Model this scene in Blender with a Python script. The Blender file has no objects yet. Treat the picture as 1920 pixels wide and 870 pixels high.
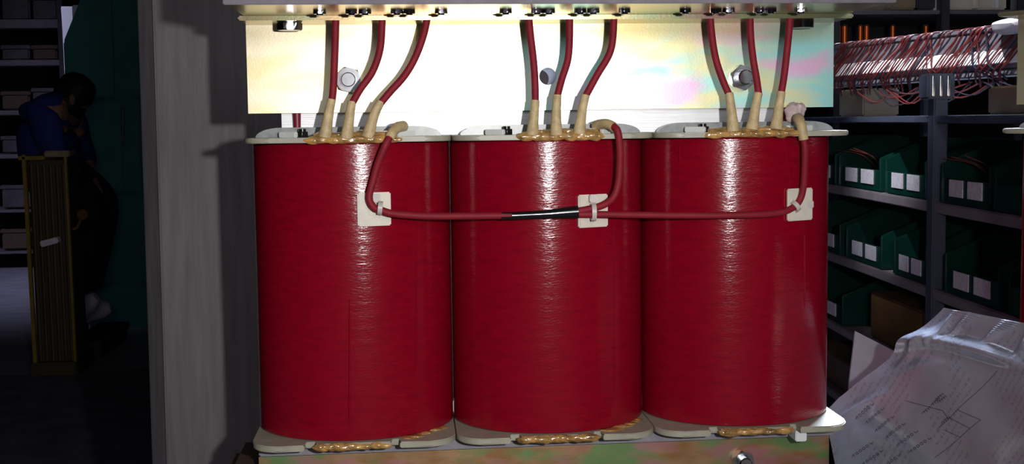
import bpy, bmesh, math, random
from mathutils import Vector, Matrix
import numpy as np
random.seed(7)
PI = math.pi
C = bpy.context.scene.collection

# ------------------------------------------------------------------ camera
F, X0, Y0 = 2150.0, 960.0, 382.79
Z0 = 0.6865                                   # height of the coil bottoms
CAM = Vector((-0.14488, -1.20372, 0.31347 + Z0))
yaw, pitch, roll = 0.09022, -0.0727, -0.01225
_f = Vector((math.sin(yaw)*math.cos(pitch), math.cos(yaw)*math.cos(pitch), math.sin(pitch)))
_r = Vector((math.cos(yaw), -math.sin(yaw), 0)); _u = _r.cross(_f)
RT = _r*math.cos(roll) + _u*math.sin(roll); UP = _u*math.cos(roll) - _r*math.sin(roll); FW = _f
cam_d = bpy.data.cameras.new('camera'); cam = bpy.data.objects.new('camera', cam_d); C.objects.link(cam)
cam.matrix_world = Matrix(((RT.x, UP.x, -FW.x, CAM.x), (RT.y, UP.y, -FW.y, CAM.y), (RT.z, UP.z, -FW.z, CAM.z), (0, 0, 0, 1)))
cam_d.sensor_width = 36; cam_d.lens = F/1920*36; cam_d.shift_y = (Y0-435)/1920; cam_d.clip_start = .01
bpy.context.scene.camera = cam
def ray(x, y): return FW + RT*((x-X0)/F) - UP*((y-Y0)/F)
def at(x, y, Y):                              # measured point of the photo on the upright plane at depth Y
    d = ray(x, y); return CAM + d*((Y-CAM.y)/d.y)
def far(x, y, z): return CAM + ray(x, y)*z    # ... at distance z along the view axis
def onp(x, y, p0, n):
    d = ray(x, y); return CAM + d*((p0-CAM).dot(n)/d.dot(n))
def ground(x, y, h=0.0):
    d = ray(x, y); return CAM + d*((h-CAM.z)/d.z)

# ------------------------------------------------------------------ materials
def srgb(c):
    return tuple((v/12.92 if v <= .04045 else ((v+.055)/1.055)**2.4) for v in c)
def mat(name, col, rough=.5, metal=0.0, spec=.5, coat=0.0, noise=0.0, nscale=40., bump=0.0, bscale=200., stretch=(1, 1, 1), trans=0.0, alpha=1.0, sss=0.0):
    m = bpy.data.materials.new(name); m.use_nodes = True
    nt = m.node_tree; N = nt.nodes; L = nt.links; b = N['Principled BSDF']
    b.inputs['Roughness'].default_value = rough; b.inputs['Metallic'].default_value = metal
    b.inputs['Specular IOR Level'].default_value = spec; b.inputs['Coat Weight'].default_value = coat
    b.inputs['Transmission Weight'].default_value = trans; b.inputs['Alpha'].default_value = alpha
    b.inputs['Subsurface Weight'].default_value = sss; b.inputs['Subsurface Radius'].default_value = (.004, .002, .001)
    b.inputs['Coat Roughness'].default_value = .12
    tc = N.new('ShaderNodeTexCoord'); mp = N.new('ShaderNodeMapping'); mp.inputs['Scale'].default_value = stretch
    L.new(tc.outputs['Object'], mp.inputs['Vector'])
    nz = N.new('ShaderNodeTexNoise'); nz.inputs['Scale'].default_value = nscale; nz.inputs['Detail'].default_value = 4
    L.new(mp.outputs['Vector'], nz.inputs['Vector'])
    rp = N.new('ShaderNodeValToRGB'); n = noise
    rp.color_ramp.elements[0].position = .3; rp.color_ramp.elements[1].position = .7
    rp.color_ramp.elements[0].color = (*[max(0, v*(1-n)) for v in col], 1); rp.color_ramp.elements[1].color = (*[min(1, v*(1+n)) for v in col], 1)
    L.new(nz.outputs['Fac'], rp.inputs['Fac']); L.new(rp.outputs['Color'], b.inputs['Base Color'])
    if bump:
        n2 = N.new('ShaderNodeTexNoise'); n2.inputs['Scale'].default_value = bscale; n2.inputs['Detail'].default_value = 3
        L.new(mp.outputs['Vector'], n2.inputs['Vector'])
        bp = N.new('ShaderNodeBump'); bp.inputs['Strength'].default_value = bump; bp.inputs['Distance'].default_value = .002
        L.new(n2.outputs['Fac'], bp.inputs['Height']); L.new(bp.outputs['Normal'], b.inputs['Normal'])
    return m
def ramp_mat(name, stops, scale, stretch, rough, metal, detail=3.0, bump=.03, seed=0.0):
    """patchy oxide colours (yellow zinc passivation)"""
    m = mat(name, (1, 1, 1), rough, metal, nscale=scale, stretch=stretch, bump=bump, bscale=400)
    N = m.node_tree.nodes
    rp = [n for n in N if n.type == 'VALTORGB'][0]; nz = [n for n in N if n.type == 'TEX_NOISE'][0]
    nz.inputs['Detail'].default_value = detail; nz.inputs['Distortion'].default_value = .4
    mp = [n for n in N if n.type == 'MAPPING'][0]; mp.inputs['Location'].default_value = (seed, seed*.7, seed*1.3)
    els = rp.color_ramp.elements
    while len(els) > 2: els.remove(els[-1])
    els[0].position, els[0].color = stops[0][0], (*stops[0][1], 1); els[1].position, els[1].color = stops[-1][0], (*stops[-1][1], 1)
    for p, c in stops[1:-1]:
        e = els.new(p); e.color = (*c, 1)
    return m
def passivated(name, rough, metal, dark=False):
    """zinc passivation: yellow film shading to cyan along the length, with pink and yellow patches"""
    m = mat(name, (1, 1, 1), rough, metal, nscale=7, stretch=(1, 1, 2), bump=.03, bscale=400)
    nt = m.node_tree; N = nt.nodes; L = nt.links; b = N['Principled BSDF']
    tc = [n for n in N if n.type == 'TEX_COORD'][0]; sep = N.new('ShaderNodeSeparateXYZ'); L.new(tc.outputs['Object'], sep.inputs[0])
    mp = [n for n in N if n.type == 'MAPPING'][0]
    def noise(scale, loc, det=3):
        mm = N.new('ShaderNodeMapping'); mm.inputs['Scale'].default_value = (1, 1, 2.4); mm.inputs['Location'].default_value = loc; L.new(tc.outputs['Object'], mm.inputs[0])
        n = N.new('ShaderNodeTexNoise'); n.inputs['Scale'].default_value = scale; n.inputs['Detail'].default_value = det; L.new(mm.outputs[0], n.inputs['Vector']); return n.outputs['Fac']
    def rng(src, a, c):
        n = N.new('ShaderNodeMapRange'); n.inputs['From Min'].default_value = a; n.inputs['From Max'].default_value = c; L.new(src, n.inputs['Value']); return n.outputs['Result']
    def mix(f, A, B):
        n = N.new('ShaderNodeMix'); n.data_type = 'RGBA'; L.new(f, n.inputs[0])
        for k, v in ((6, A), (7, B)):
            if isinstance(v, tuple): n.inputs[k].default_value = (*v, 1)
            else: L.new(v, n.inputs[k])
        return n.outputs[2]
    def mul(a, v):
        n = N.new('ShaderNodeMath'); n.operation = 'MULTIPLY'; L.new(a, n.inputs[0])
        if isinstance(v, float): n.inputs[1].default_value = v
        else: L.new(v, n.inputs[1])
        return n.outputs[0]
    ad = N.new('ShaderNodeMath'); ad.operation = 'ADD'; L.new(sep.outputs['X'], ad.inputs[0]); L.new(mul(noise(9, (.3, 0, .2)), .35), ad.inputs[1])
    if dark:
        c = mix(rng(noise(26, (0, 0, 0), 6), .38, .62), (.26, .13, .05), (.34, .21, .11))
        c = mix(mul(rng(noise(15, (2, 1, 3), 6), .47, .60), .8), c, (.10, .25, .09)); c = mix(mul(rng(noise(18, (5, 1, 3), 6), .52, .64), .7), c, (.38, .15, .18))
    else:
        c = mix(rng(ad.outputs[0], .05, .25), (.88, .79, .58), (.38, .74, .70))  # film runs yellow to cyan; yellow end also paled for the flash glare
        c = mix(mul(rng(noise(10, (2, 1, 3)), .50, .64), .85), c, (.80, .70, .36)); c = mix(mul(mul(rng(noise(11, (5, 1, 3)), .52, .66), .9), rng(sep.outputs['X'], -.12, .14)), c, (.82, .48, .68))
        top = mul(rng(sep.outputs['Z'], .388, .404), rng(noise(8, (1, 4, 2)), .25, .55)); c = mix(mul(top, .8), c, (.50, .40, .18))
    L.new(c, b.inputs['Base Color']); return m
M = {}
PASS = [(.28, (.80, .62, .34)), (.40, (.92, .72, .42)), (.47, (.62, .86, .60)), (.53, (.52, .86, .84)), (.59, (.92, .60, .70)), (.66, (.80, .80, .42)), (.76, (.60, .88, .80))]
M['gold'] = passivated('yellow_passivated_steel', .41, .90)
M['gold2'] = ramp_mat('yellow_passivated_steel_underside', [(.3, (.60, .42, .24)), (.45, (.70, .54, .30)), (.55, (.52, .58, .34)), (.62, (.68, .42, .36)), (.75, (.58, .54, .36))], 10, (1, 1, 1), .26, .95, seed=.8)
M['bronze'] = passivated('yellow_passivated_rail', .5, .6, dark=True)
M['red'] = mat('red_varnish', (.235, .0012, .012), .17, spec=.5, noise=.12, nscale=60, bump=.13, bscale=190, stretch=(1, 1, 4.0))
M['redcable'] = mat('red_silicone', (.24, .010, .022), .62, spec=.3, noise=.12, nscale=90, bump=.1)
M['sleeve'] = mat('tan_glass_sleeve', (.56, .42, .22), .5, noise=.22, nscale=120, bump=.3, bscale=600)
M['resin'] = mat('amber_resin', (.55, .31, .10), .14, spec=.6, coat=.8, noise=.6, nscale=110, bump=.9, bscale=120, trans=.25)
M['flange'] = mat('ivory_laminate', (.38, .36, .28), .42, noise=.10, nscale=70, bump=.05)
M['former'] = mat('grey_laminate', (.34, .36, .36), .3, noise=.25, nscale=90, trans=.15)
M['spacer'] = mat('white_spacer', (.72, .74, .72), .35, noise=.06)
M['black'] = mat('black_plastic', (.010, .010, .011), .25, noise=.1)
M['shrink'] = mat('black_heat_shrink', (.008, .008, .010), .16, noise=.1, coat=.3)
M['zinc'] = mat('zinc_plated_steel', (.62, .63, .66), .18, 1.0, noise=.08, nscale=200)
M['dkzinc'] = mat('dark_blued_steel', (.18, .18, .21), .22, 1.0, noise=.1, nscale=200)
M['core'] = mat('silver_core_laminations', (.82, .82, .84), .42, .35, noise=.05, nscale=30, bump=.15, bscale=60, stretch=(.3, 1, 20))
M['packing'] = mat('grey_packing', (.26, .25, .29), .6, noise=.12, nscale=60)
M['knot'] = mat('pale_pink_tape', (.55, .42, .42), .5, noise=.2, nscale=90, bump=.5, bscale=200)
M['nylon'] = mat('natural_nylon', (.74, .68, .58), .45, noise=.05, nscale=120)
M['tie'] = mat('clear_nylon', (.80, .74, .70), .3, trans=.35, noise=.05)
M['rod'] = mat('red_insulated_rod', (.20, .012, .03), .4, noise=.1)
M['board'] = mat('grey_plywood', (.165, .148, .146), .7, noise=.16, nscale=26, stretch=(3.2, 3.2, .30), bump=.25, bscale=60)
M['boardedge'] = mat('grey_plywood_edge', (.10, .088, .095), .75, noise=.2, nscale=60, stretch=(2, 2, .2))
M['wood'] = mat('brown_wood', (.08, .045, .03), .65, noise=.3, nscale=30, stretch=(.4, 3, 3))
M['bench'] = mat('worn_bench_top', (.10, .075, .055), .7, noise=.2, nscale=14)
M['steelpost'] = mat('blue_grey_painted_steel', (.045, .055, .085), .5, noise=.14, nscale=30)
M['shelfgrey'] = mat('grey_painted_shelf', (.15, .13, .15), .5, noise=.14, nscale=30)
M['bingreen'] = mat('dark_green_plastic', (.0014, .026, .019), .28, noise=.15, nscale=30)
M['label'] = mat('white_card_label', (.46, .44, .50), .7, noise=.22, nscale=260)
M['galv'] = mat('galvanised_tray', (.13, .12, .145), .6, .0, noise=.15, nscale=60)
M['white'] = mat('white_enamel', (.86, .87, .90), .35, noise=.03)
M['wirered'] = mat('thin_red_wire', (.12, .014, .013), .45, noise=.2)
M['wiredark'] = mat('thin_black_wire', (.02, .015, .03), .45, noise=.2)
M['pad'] = mat('grey_foam_pad', (.42, .40, .44), .7, noise=.08, nscale=60)
M['copper'] = mat('enamelled_copper_wire', (.80, .16, .03), .35, .6, noise=.15, nscale=60, stretch=(1, 1, 30))
M['cardboard'] = mat('cardboard', (.26, .19, .12), .8, noise=.12, nscale=30)
M['darkcard'] = mat('dark_cardboard', (.09, .055, .035), .8, noise=.15, nscale=30)
M['orangebox'] = mat('ochre_carton', (.24, .10, .012), .7, noise=.2, nscale=14)
M['beige'] = mat('beige_carton', (.26, .22, .16), .7, noise=.1, nscale=20)
M['palebox'] = mat('pale_carton', (.72, .64, .52), .6, noise=.08, nscale=20)
M['ochre'] = mat('dim_ochre_carton', (.075, .034, .005), .7, noise=.2, nscale=14)
M['green'] = mat('dark_green_paint', (.03, .19, .165), .5, noise=.15, nscale=8, bump=.05)
M['yellow'] = mat('yellow_paint', (.24, .15, .015), .45, noise=.15, nscale=30)
M['brownpanel'] = mat('dark_winding', (.045, .025, .008), .6, noise=.3, nscale=40, stretch=(1, 1, .05))
M['bluecloth'] = mat('blue_work_cloth', (.008, .022, .17), .85, noise=.2, nscale=20, bump=.2, bscale=60)
M['darkcloth'] = mat('black_work_trousers', (.006, .006, .009), .9, noise=.2, nscale=20)
M['hair'] = mat('dark_hair', (.008, .006, .006), .6, noise=.3, nscale=80)
M['skin'] = mat('skin', (.38, .19, .12), .55, noise=.06, nscale=40)
M['shoe'] = mat('pale_grey_shoe', (.62, .56, .66), .6, noise=.15, nscale=40)
M['rackdark'] = mat('dark_rack', (.03, .03, .04), .6, noise=.2)
M['greycarton'] = mat('grey_storage_box', (.08, .07, .08), .7, noise=.25, nscale=9)
M['mat'] = mat('dark_floor_sheet', (.11, .095, .14), .65, noise=.35, nscale=9, bump=.3, bscale=60)
M['concrete'] = mat('concrete_floor', (.22, .21, .25), .6, noise=.18, nscale=5, stretch=(1, 3, 1), bump=.1)
M['wallp'] = mat('dark_wall_paint', (.045, .045, .05), .8, noise=.1, nscale=4)
M['ink'] = mat('grey_ink', (.045, .04, .06), .6, noise=.2)
M['clearsheet'] = mat('frosted_plastic_sheet', (.34, .35, .42), .28, noise=.12, nscale=25)
# paper inside a clear sleeve: grey print lines + glossy coat
def paper_mat():
    m = mat('printed_paper_in_clear_sleeve', (.40, .43, .55), .26, spec=.6, coat=.9, noise=.06, nscale=50, bump=.05, bscale=90)
    nt = m.node_tree; N = nt.nodes; L = nt.links; b = N['Principled BSDF']
    base = b.inputs['Base Color'].links[0].from_socket
    uv = N.new('ShaderNodeUVMap'); sep = N.new('ShaderNodeSeparateXYZ'); L.new(uv.outputs['UV'], sep.inputs[0])
    def mth(op, a, c=None, v=None):
        n = N.new('ShaderNodeMath'); n.operation = op; L.new(a, n.inputs[0])
        if c is not None: L.new(c, n.inputs[1])
        if v is not None: n.inputs[1].default_value = v
        return n.outputs[0]
    row = mth('GREATER_THAN', mth('FRACT', mth('MULTIPLY', sep.outputs['Y'], v=26)), v=.62)
    nz = N.new('ShaderNodeTexNoise'); nz.inputs['Scale'].default_value = 1.0; nz.inputs['Detail'].default_value = 2
    cb = N.new('ShaderNodeCombineXYZ'); L.new(mth('MULTIPLY', sep.outputs['X'], v=60), cb.inputs['X']); L.new(mth('FLOOR', mth('MULTIPLY', sep.outputs['Y'], v=26)), cb.inputs['Y'])
    L.new(cb.outputs[0], nz.inputs['Vector'])
    ink = mth('MULTIPLY', row, mth('GREATER_THAN', nz.outputs['Fac'], v=.50))
    blk = N.new('ShaderNodeTexNoise'); blk.inputs['Scale'].default_value = 3.2; blk.inputs['Detail'].default_value = 1; L.new(uv.outputs['UV'], blk.inputs['Vector'])
    ink = mth('MULTIPLY', ink, mth('GREATER_THAN', blk.outputs['Fac'], v=.5)); ink = mth('MULTIPLY', ink, v=.28)
    mx = N.new('ShaderNodeMix'); mx.data_type = 'RGBA'; L.new(ink, mx.inputs[0]); L.new(base, mx.inputs[6]); mx.inputs[7].default_value = (.08, .075, .10, 1)
    L.new(mx.outputs[2], b.inputs['Base Color'])
    return m
M['paper'] = paper_mat()

# ------------------------------------------------------------------ mesh helpers (all in world space until obj())
def setp(o, label=None, cat=None, group=None, kind=None):
    for k, v in (('label', label), ('category', cat), ('group', group), ('kind', kind)):
        if v: o[k] = v
def thing(name, label, cat, loc, rz=0.0, group=None):
    o = bpy.data.objects.new(name, None); C.objects.link(o); o.empty_display_size = .05
    o.location = loc; o.rotation_euler = (0, 0, rz); setp(o, label, cat, group); return o
def world_of(o):
    m = Matrix.Translation(o.location) @ o.rotation_euler.to_matrix().to_4x4()
    return (world_of(o.parent) @ m) if o.parent else m
def obj(name, bm, mats, parent=None, smooth=True, label=None, loc=None):
    me = bpy.data.meshes.new(name)
    bmesh.ops.recalc_face_normals(bm, faces=bm.faces)
    if parent: bm.transform(world_of(parent).inverted())
    elif loc is not None: bm.transform(Matrix.Translation(-Vector(loc)))
    bm.to_mesh(me); bm.free()
    for m in (mats if isinstance(mats, (list, tuple)) else [mats]): me.materials.append(m)
    if smooth:
        for p in me.polygons: p.use_smooth = True
        me.set_sharp_from_angle(angle=math.radians(35))
    o = bpy.data.objects.new(name, me); C.objects.link(o)
    if parent: o.parent = parent
    elif loc is not None: o.location = loc
    if label: o['label'] = label
    return o
def NB(): return bmesh.new()
def addmesh(bm, verts, faces, mi=0):
    vs = [bm.verts.new(v) for v in verts]
    out = []
    for f in faces:
        try:
            fc = bm.faces.new([vs[i] for i in f]); fc.material_index = mi; out.append(fc)
        except ValueError: pass
    return vs, out
def box(bm, lo, hi, bev=0.0, mi=0, xf=None):
    t = NB(); bmesh.ops.create_cube(t, size=1)
    lo, hi = Vector(lo), Vector(hi); c = (lo+hi)/2; s = hi-lo
    for v in t.verts: v.co = Vector((v.co.x*s.x, v.co.y*s.y, v.co.z*s.z)) + c
    if bev: bmesh.ops.bevel(t, geom=list(t.edges), offset=min(bev, .45*min(abs(s.x), abs(s.y), abs(s.z))), segments=2, affect='EDGES')
    if xf: t.transform(xf)
    merge(bm, t, mi); return bm
def merge(bm, t, mi=0):
    t.verts.ensure_lookup_table(); t.verts.index_update()
    vs = [bm.verts.new(v.co) for v in t.verts]
    for f in t.faces:
        try:
            n = bm.faces.new([vs[v.index] for v in f.verts]); n.material_index = mi
        except ValueError: pass
    t.free()
def prism(bm, pts, vec, mi=0, bev=0.0):
    """closed polygon pts (world) swept along vec"""
    t = NB(); a = [t.verts.new(p) for p in pts]; b = [t.verts.new(Vector(p)+Vector(vec)) for p in pts]; n = len(pts)
    t.faces.new(a); t.faces.new(b[::-1])
    for i in range(n): t.faces.new([a[i], a[(i+1) % n], b[(i+1) % n], b[i]])
    if bev: bmesh.ops.bevel(t, geom=list(t.edges), offset=bev, segments=2, affect='EDGES')
    merge(bm, t, mi)
def crom(pts, per=8):
    P = [Vector(p) for p in pts]; P = [P[0]*2-P[1]] + P + [P[-1]*2-P[-2]]; out = []
    for i in range(1, len(P)-2):
        for k in range(per):
            t = k/per; a, b, c, d = P[i-1], P[i], P[i+1], P[i+2]
            out.append(.5*((2*b) + (c-a)*t + (2*a-5*b+4*c-d)*t*t + (3*b-a-3*c+d)*t**3))
    out.append(P[-2]); return out
def tube(bm, pts, rad, seg=14, per=8, smooth=True, mi=0, flat=1.0, wob=0.0):
    path = crom(pts, per) if smooth and len(pts) > 2 else [Vector(p) for p in pts]
    n = len(path)
    def R(i):
        if not isinstance(rad, (list, tuple)): return rad
        s = i/(n-1)*(len(rad)-1); k = min(int(s), len(rad)-2); return rad[k]*(1-(s-k)) + rad[k+1]*(s-k)
    T = (path[1]-path[0]).normalized(); ref = Vector((0, 1, 0)) if abs(T.y) < .8 else Vector((1, 0, 0))
    N_ = (ref - T*ref.dot(T)).normalized(); rings = []
    for i in range(n):
        T2 = (path[min(i+1, n-1)] - path[max(i-1, 0)]).normalized()
        N_ = (N_ - T2*N_.dot(T2)).normalized(); B = T2.cross(N_)
        rings.append([bm.verts.new(path[i] + (N_*math.cos(a)*flat + B*math.sin(a))*R(i)*(1+wob*random.uniform(-1, 1))) for a in [2*PI*k/seg for k in range(seg)]])
    for i in range(n-1):
        for k in range(seg):
            f = bm.faces.new([rings[i][k], rings[i][(k+1) % seg], rings[i+1][(k+1) % seg], rings[i+1][k]]); f.material_index = mi
    bm.faces.new(rings[0][::-1]).material_index = mi; bm.faces.new(rings[-1]).material_index = mi
    return path
def cyl(bm, p, q, r, seg=28, r2=None, mi=0, bev=0.0):
    p, q = Vector(p), Vector(q); d = (q-p).normalized(); L = (q-p).length; r2 = r if r2 is None else r2
    pts = [p, p+d*bev, q-d*bev, q] if bev else [p, q]
    ref = Vector((0, 0, 1)) if abs(d.z) < .9 else Vector((1, 0, 0)); a = ref.cross(d).normalized(); b = d.cross(a)
    rr = [r-bev, r, r2, r2-bev] if bev else [r, r2]
    rings = [[bm.verts.new(c + (a*math.cos(2*PI*k/seg)+b*math.sin(2*PI*k/seg))*s) for k in range(seg)] for c, s in zip(pts, rr)]
    for i in range(len(rings)-1):
        for k in range(seg):
            bm.faces.new([rings[i][k], rings[i][(k+1) % seg], rings[i+1][(k+1) % seg], rings[i+1][k]]).material_index = mi
    bm.faces.new(rings[0][::-1]).material_index = mi; bm.faces.new(rings[-1]).material_index = mi
def hexn(bm, c, axis, r, h, rot=0.0):
    """hex nut with chamfered corners from c along axis"""
    d = Vector(axis).normalized(); ref = Vector((0, 0, 1)) if abs(d.z) < .9 else Vector((1, 0, 0)); a = ref.cross(d).normalized(); b = d.cross(a)
    n = 48; rings = []
    for hh, cap in ((0, .90), (h*.12, 9), (h*.86, 9), (h, .90)):
        ring = []
        for k in range(n):
            t = 2*PI*k/n; rh = r*math.cos(PI/6)/math.cos(((t+rot) % (PI/3)) - PI/6)
            rr = min(rh, r*cap) if cap < 1 else rh
            ring.append(bm.verts.new(Vector(c) + d*hh + (a*math.cos(t)+b*math.sin(t))*rr))
        rings.append(ring)
    for i in range(3):
        for k in range(n): bm.faces.new([rings[i][k], rings[i][(k+1) % n], rings[i+1][(k+1) % n], rings[i+1][k]])
    bm.faces.new(rings[0][::-1]); bm.faces.new(rings[-1])
def blob(bm, c, s, sub=3, wob=.15, mi=0):
    t = NB(); bmesh.ops.create_icosphere(t, subdivisions=sub, radius=1)
    ph = [random.uniform(0, 6) for _ in range(6)]
    for v in t.verts:
        k = 1 + wob*(math.sin(3*v.co.x+ph[0])*math.sin(4*v.co.y+ph[1]) + .6*math.sin(6*v.co.z+ph[2]+3*v.co.x))
        v.co = Vector((v.co.x*s[0]*k, v.co.y*s[1]*k, v.co.z*s[2]*k)) + Vector(c)
    merge(bm, t, mi)

# ------------------------------------------------------------------ TRANSFORMER
R, S, H, E = .1009, .20257, .29372, .817
RY = R*E
PY, PZ1, PZ2, PL, PX = -.0355, .3237, .4117, .301, -.0016     # upper clamp plate
FY = -.089                                                   # front edge of the clamp flange
RAY, RZ = -.0315, -.0231                                     # bottom rail
W = lambda x, y, z: Vector((x, y, z+Z0))
T1 = thing('three_phase_transformer', 'large transformer with three glossy red coils between gold clamping rails in the foreground', 'transformer', (0, 0, Z0))

def rrect(hx, hy, r, n=7):
    pts = []
    for cx, cy, a0 in ((hx-r, hy-r, 0), (-hx+r, hy-r, PI/2), (-hx+r, -hy+r, PI), (hx-r, -hy+r, 1.5*PI)):
        for k in range(n+1):
            a = a0 + PI/2*k/n; pts.append((cx+r*math.cos(a), cy+r*math.sin(a)))
    return pts
def coil_front(x, extra=0.0):
    """depth of the red coil surface (any of the three) at transformer x"""
    i = min((-1, 0, 1), key=lambda k: abs(x-k*S)); t = min(1, abs(x-i*S)/(R+extra)); return -(RY+extra)*math.sqrt(1-t*t)

def flange_bm(cx, z0, z1, notches=False):
    bm = NB(); hx, hy, r = S/2-.0006, RY+.007, .026
    pts = rrect(hx, hy, r)
    if notches:                                    # two slots cut into the front edge where the leads leave
        a = [p for p in pts if not (p[1] < -hy+1e-6 and abs(p[0]) < hx-r-1e-6)]
        k = max(i for i, p in enumerate(a) if p[1] < -hy+1e-6 and p[0] < 0)
        new = [(-.048, -hy), (-.048, -hy+.013), (-.0375, -hy+.013), (-.0375, -hy+.0025), (.0365, -hy+.0025), (.0365, -hy+.013), (.045, -hy+.013), (.045, -hy)]
        pts = a[:k+1] + new + a[k+1:]
    prism(bm, [W(cx+x, y, z0) for x, y in pts], (0, 0, z1-z0))
    bmesh.ops.bevel(bm, geom=[e for e in bm.edges if abs((e.verts[0].co-e.verts[1].co).z) < 1e-6], offset=.0010, segments=2, affect='EDGES')
    return bm

def lumps(bm, pts, r, sq=.55):
    """an irregular run of hardened resin along pts"""
    for i in range(len(pts)-1):
        p, q = Vector(pts[i]), Vector(pts[i+1]); n = max(2, int((q-p).length/.006))
        for k in range(n):
            c = p.lerp(q, (k+random.uniform(.2, .8))/n)
            blob(bm, c + Vector((0, 0, random.uniform(-.0006, .0006))), (random.uniform(.008, .013), r*random.uniform(.8, 1.1), r*sq*random.uniform(.75, 1.25)), 3, .10)

leads = [  # cable pixels, sleeve pixels, per coil
 [([(630, -12), (629, 60), (627, 120), (625, 165), (622, 192)], [(622, 186), (616, 215), (609, 252)]),
  ([(717, -12), (716, 50), (712, 95), (698, 135), (675, 168), (659, 196)], [(660, 190), (655, 220), (650, 254)]),
  ([(806, -12), (798, 50), (782, 100), (760, 140), (730, 174), (711, 197)], [(714, 190), (701, 217), (689, 252)])],
 [([(987, -12), (994, 60), (1000, 110), (1003, 150), (1004, 194)], [(1004, 188), (1001, 220), (998, 248)]),
  ([(1067, -12), (1068, 60), (1065, 110), (1053, 150), (1044, 184)], [(1045, 178), (1043, 215), (1043, 248)]),
  ([(1151, -12), (1150, 60), (1143, 100), (1120, 140), (1096, 184)], [(1098, 178), (1091, 210), (1086, 246)])],
 [([(1329, -12), (1334, 60), (1342, 110), (1355, 150), (1368, 180)], [(1367, 174), (1371, 205), (1375, 241)]),
  ([(1406, -12), (1407, 60), (1412, 110), (1418, 145), (1423, 180)], [(1422, 174), (1416, 205), (1410, 238)]),
  ([(1484, -12), (1480, 50), (1474, 110), (1469, 150), (1464, 178)], [(1465, 172), (1460, 205), (1455, 237)])]]
drips = [[(780, 280, 700), (655, 560, 800)], [(1152, 420, 740), (897, 272, 300)], [(1509, 440, 576), (1274, 268, 302)]]
for i in (-1, 0, 1):
    cx = i*S
    # --- the wound body, with its shallow horizontal turns
    bm = NB(); n = 112
    zs = [0, .0012] + [.004 + (H-.008)*k/60 for k in range(61)] + [H-.0012, H]
    rings = []
    for k, z in enumerate(zs):
        s = -.0012 if k in (0, len(zs)-1) else (.00012*math.sin(k*2.4) if 1 < k < len(zs)-2 else 0)
        rings.append([bm.verts.new(W(cx+(R+s)*math.cos(2*PI*j/n), (RY+s)*math.sin(2*PI*j/n), z)) for j in range(n)])
    for k in range(len(zs)-1):
        for j in range(n): bm.faces.new([rings[k][j], rings[k][(j+1) % n], rings[k+1][(j+1) % n], rings[k+1][j]])
    bm.faces.new(rings[0][::-1]); bm.faces.new(rings[-1])
    coil = obj('coil', bm, M['red'], T1, label='glossy red varnished cylindrical winding')
    # --- flanges
    obj('top_flange', flange_bm(cx, H+.0008, H+.0058), M['flange'], coil, label='ivory end plate with rounded corners')
    obj('bottom_flange', flange_bm(cx, -.0068, -.0006, True), M['flange'], coil, label='ivory end plate with rounded corners and slots')
    # --- raised former with rounded shoulders on the top flange
    bm = NB(); zb = H+.0058; pr = []
    for k in range(9): a_ = PI/2*k/8; pr.append((-.066-.026*math.cos(a_), zb+.0098*math.sin(a_)))
    pr = pr + [(-x, z) for x, z in pr[::-1]]
    prism(bm, [W(cx+x, -.050, z) for x, z in pr], (0, .014, 0), bev=.0006); prism(bm, [W(cx+x, .036, z) for x, z in pr], (0, .014, 0), bev=.0006)
    obj('former_collar', bm, M['former'], coil, label='grey translucent collar with rounded shoulders')
    # --- spacer ridges on the top flange
    for dx, a in ((-.058, .9), (.056, -.9), (.040, -.5)):
        bm = NB(); xf = Matrix.Translation(W(cx+dx, -.0665, H+.0058)) @ Matrix.Rotation(a, 4, 'Z')
        box(bm, (-.0024, -.011, 0), (.0024, .011, .0056), .0008, xf=xf)
        obj('spacer', bm, M['spacer'], coil, label='white spacer strip')
    bm = NB(); bx = {-1: 567, 0: 950, 1: 1318}[i]; p = at(bx, 246, -.062); p.z = Z0+H+.0058
    hexn(bm, p, (0, 0, 1), .0062, .0058); cyl(bm, p+Vector((0, 0, .0058)), p+Vector((0, 0, .0085)), .0036, 16)
    obj('flange_screw', bm, M['black'], coil, label='black hexagon screw')
    # --- resin at the lead exit, top and bottom
    bm = NB(); x0, x1 = {-1: (585, 742), 0: (985, 1120), 1: (1338, 1488)}[i]
    a = at(x0, 256, -RY-.006); b = at(x1, 256, -RY-.006); a.z = b.z = Z0+H+.0035
    lumps(bm, [a, (a+b)/2, b], .0034, 1.1)
    a2, b2 = a+Vector((.006, .010, .004)), b+Vector((-.006, .010, .004)); lumps(bm, [a2, b2], .009, .4)
    obj('resin_seal', bm, M['resin'], coil, label='lumpy amber resin around the lead exits')
    bm = NB(); lumps(bm, [W(cx-.033, -RY-.003, -.0045), W(cx+.033, -RY-.003, -.0045)], .0042, .85)
    if i != 1: lumps(bm, [W(cx+.052, -RY+.004, -.0012), W(cx+.088, -RY+.045, -.0012)], .005, .35)
    obj('resin_seal', bm, M['resin'], coil, label='amber resin run under the coil')
    for x, ya, yb in drips[i+1]:
        P = []
        for k in range(7):
            q = at(x, ya+(yb-ya)*k/6, -.06); dx = q.x
            for _ in range(4):
                q = at(x, ya+(yb-ya)*k/6, coil_front(q.x, .0001))
            P.append(q)
        bm = NB(); tube(bm, P, [.0005, .0008, .0008, .0009, .0008, .0014, .0005], 8, 3)
        obj('varnish_run', bm, M['red'], coil, label='raised run of red varnish')
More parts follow.
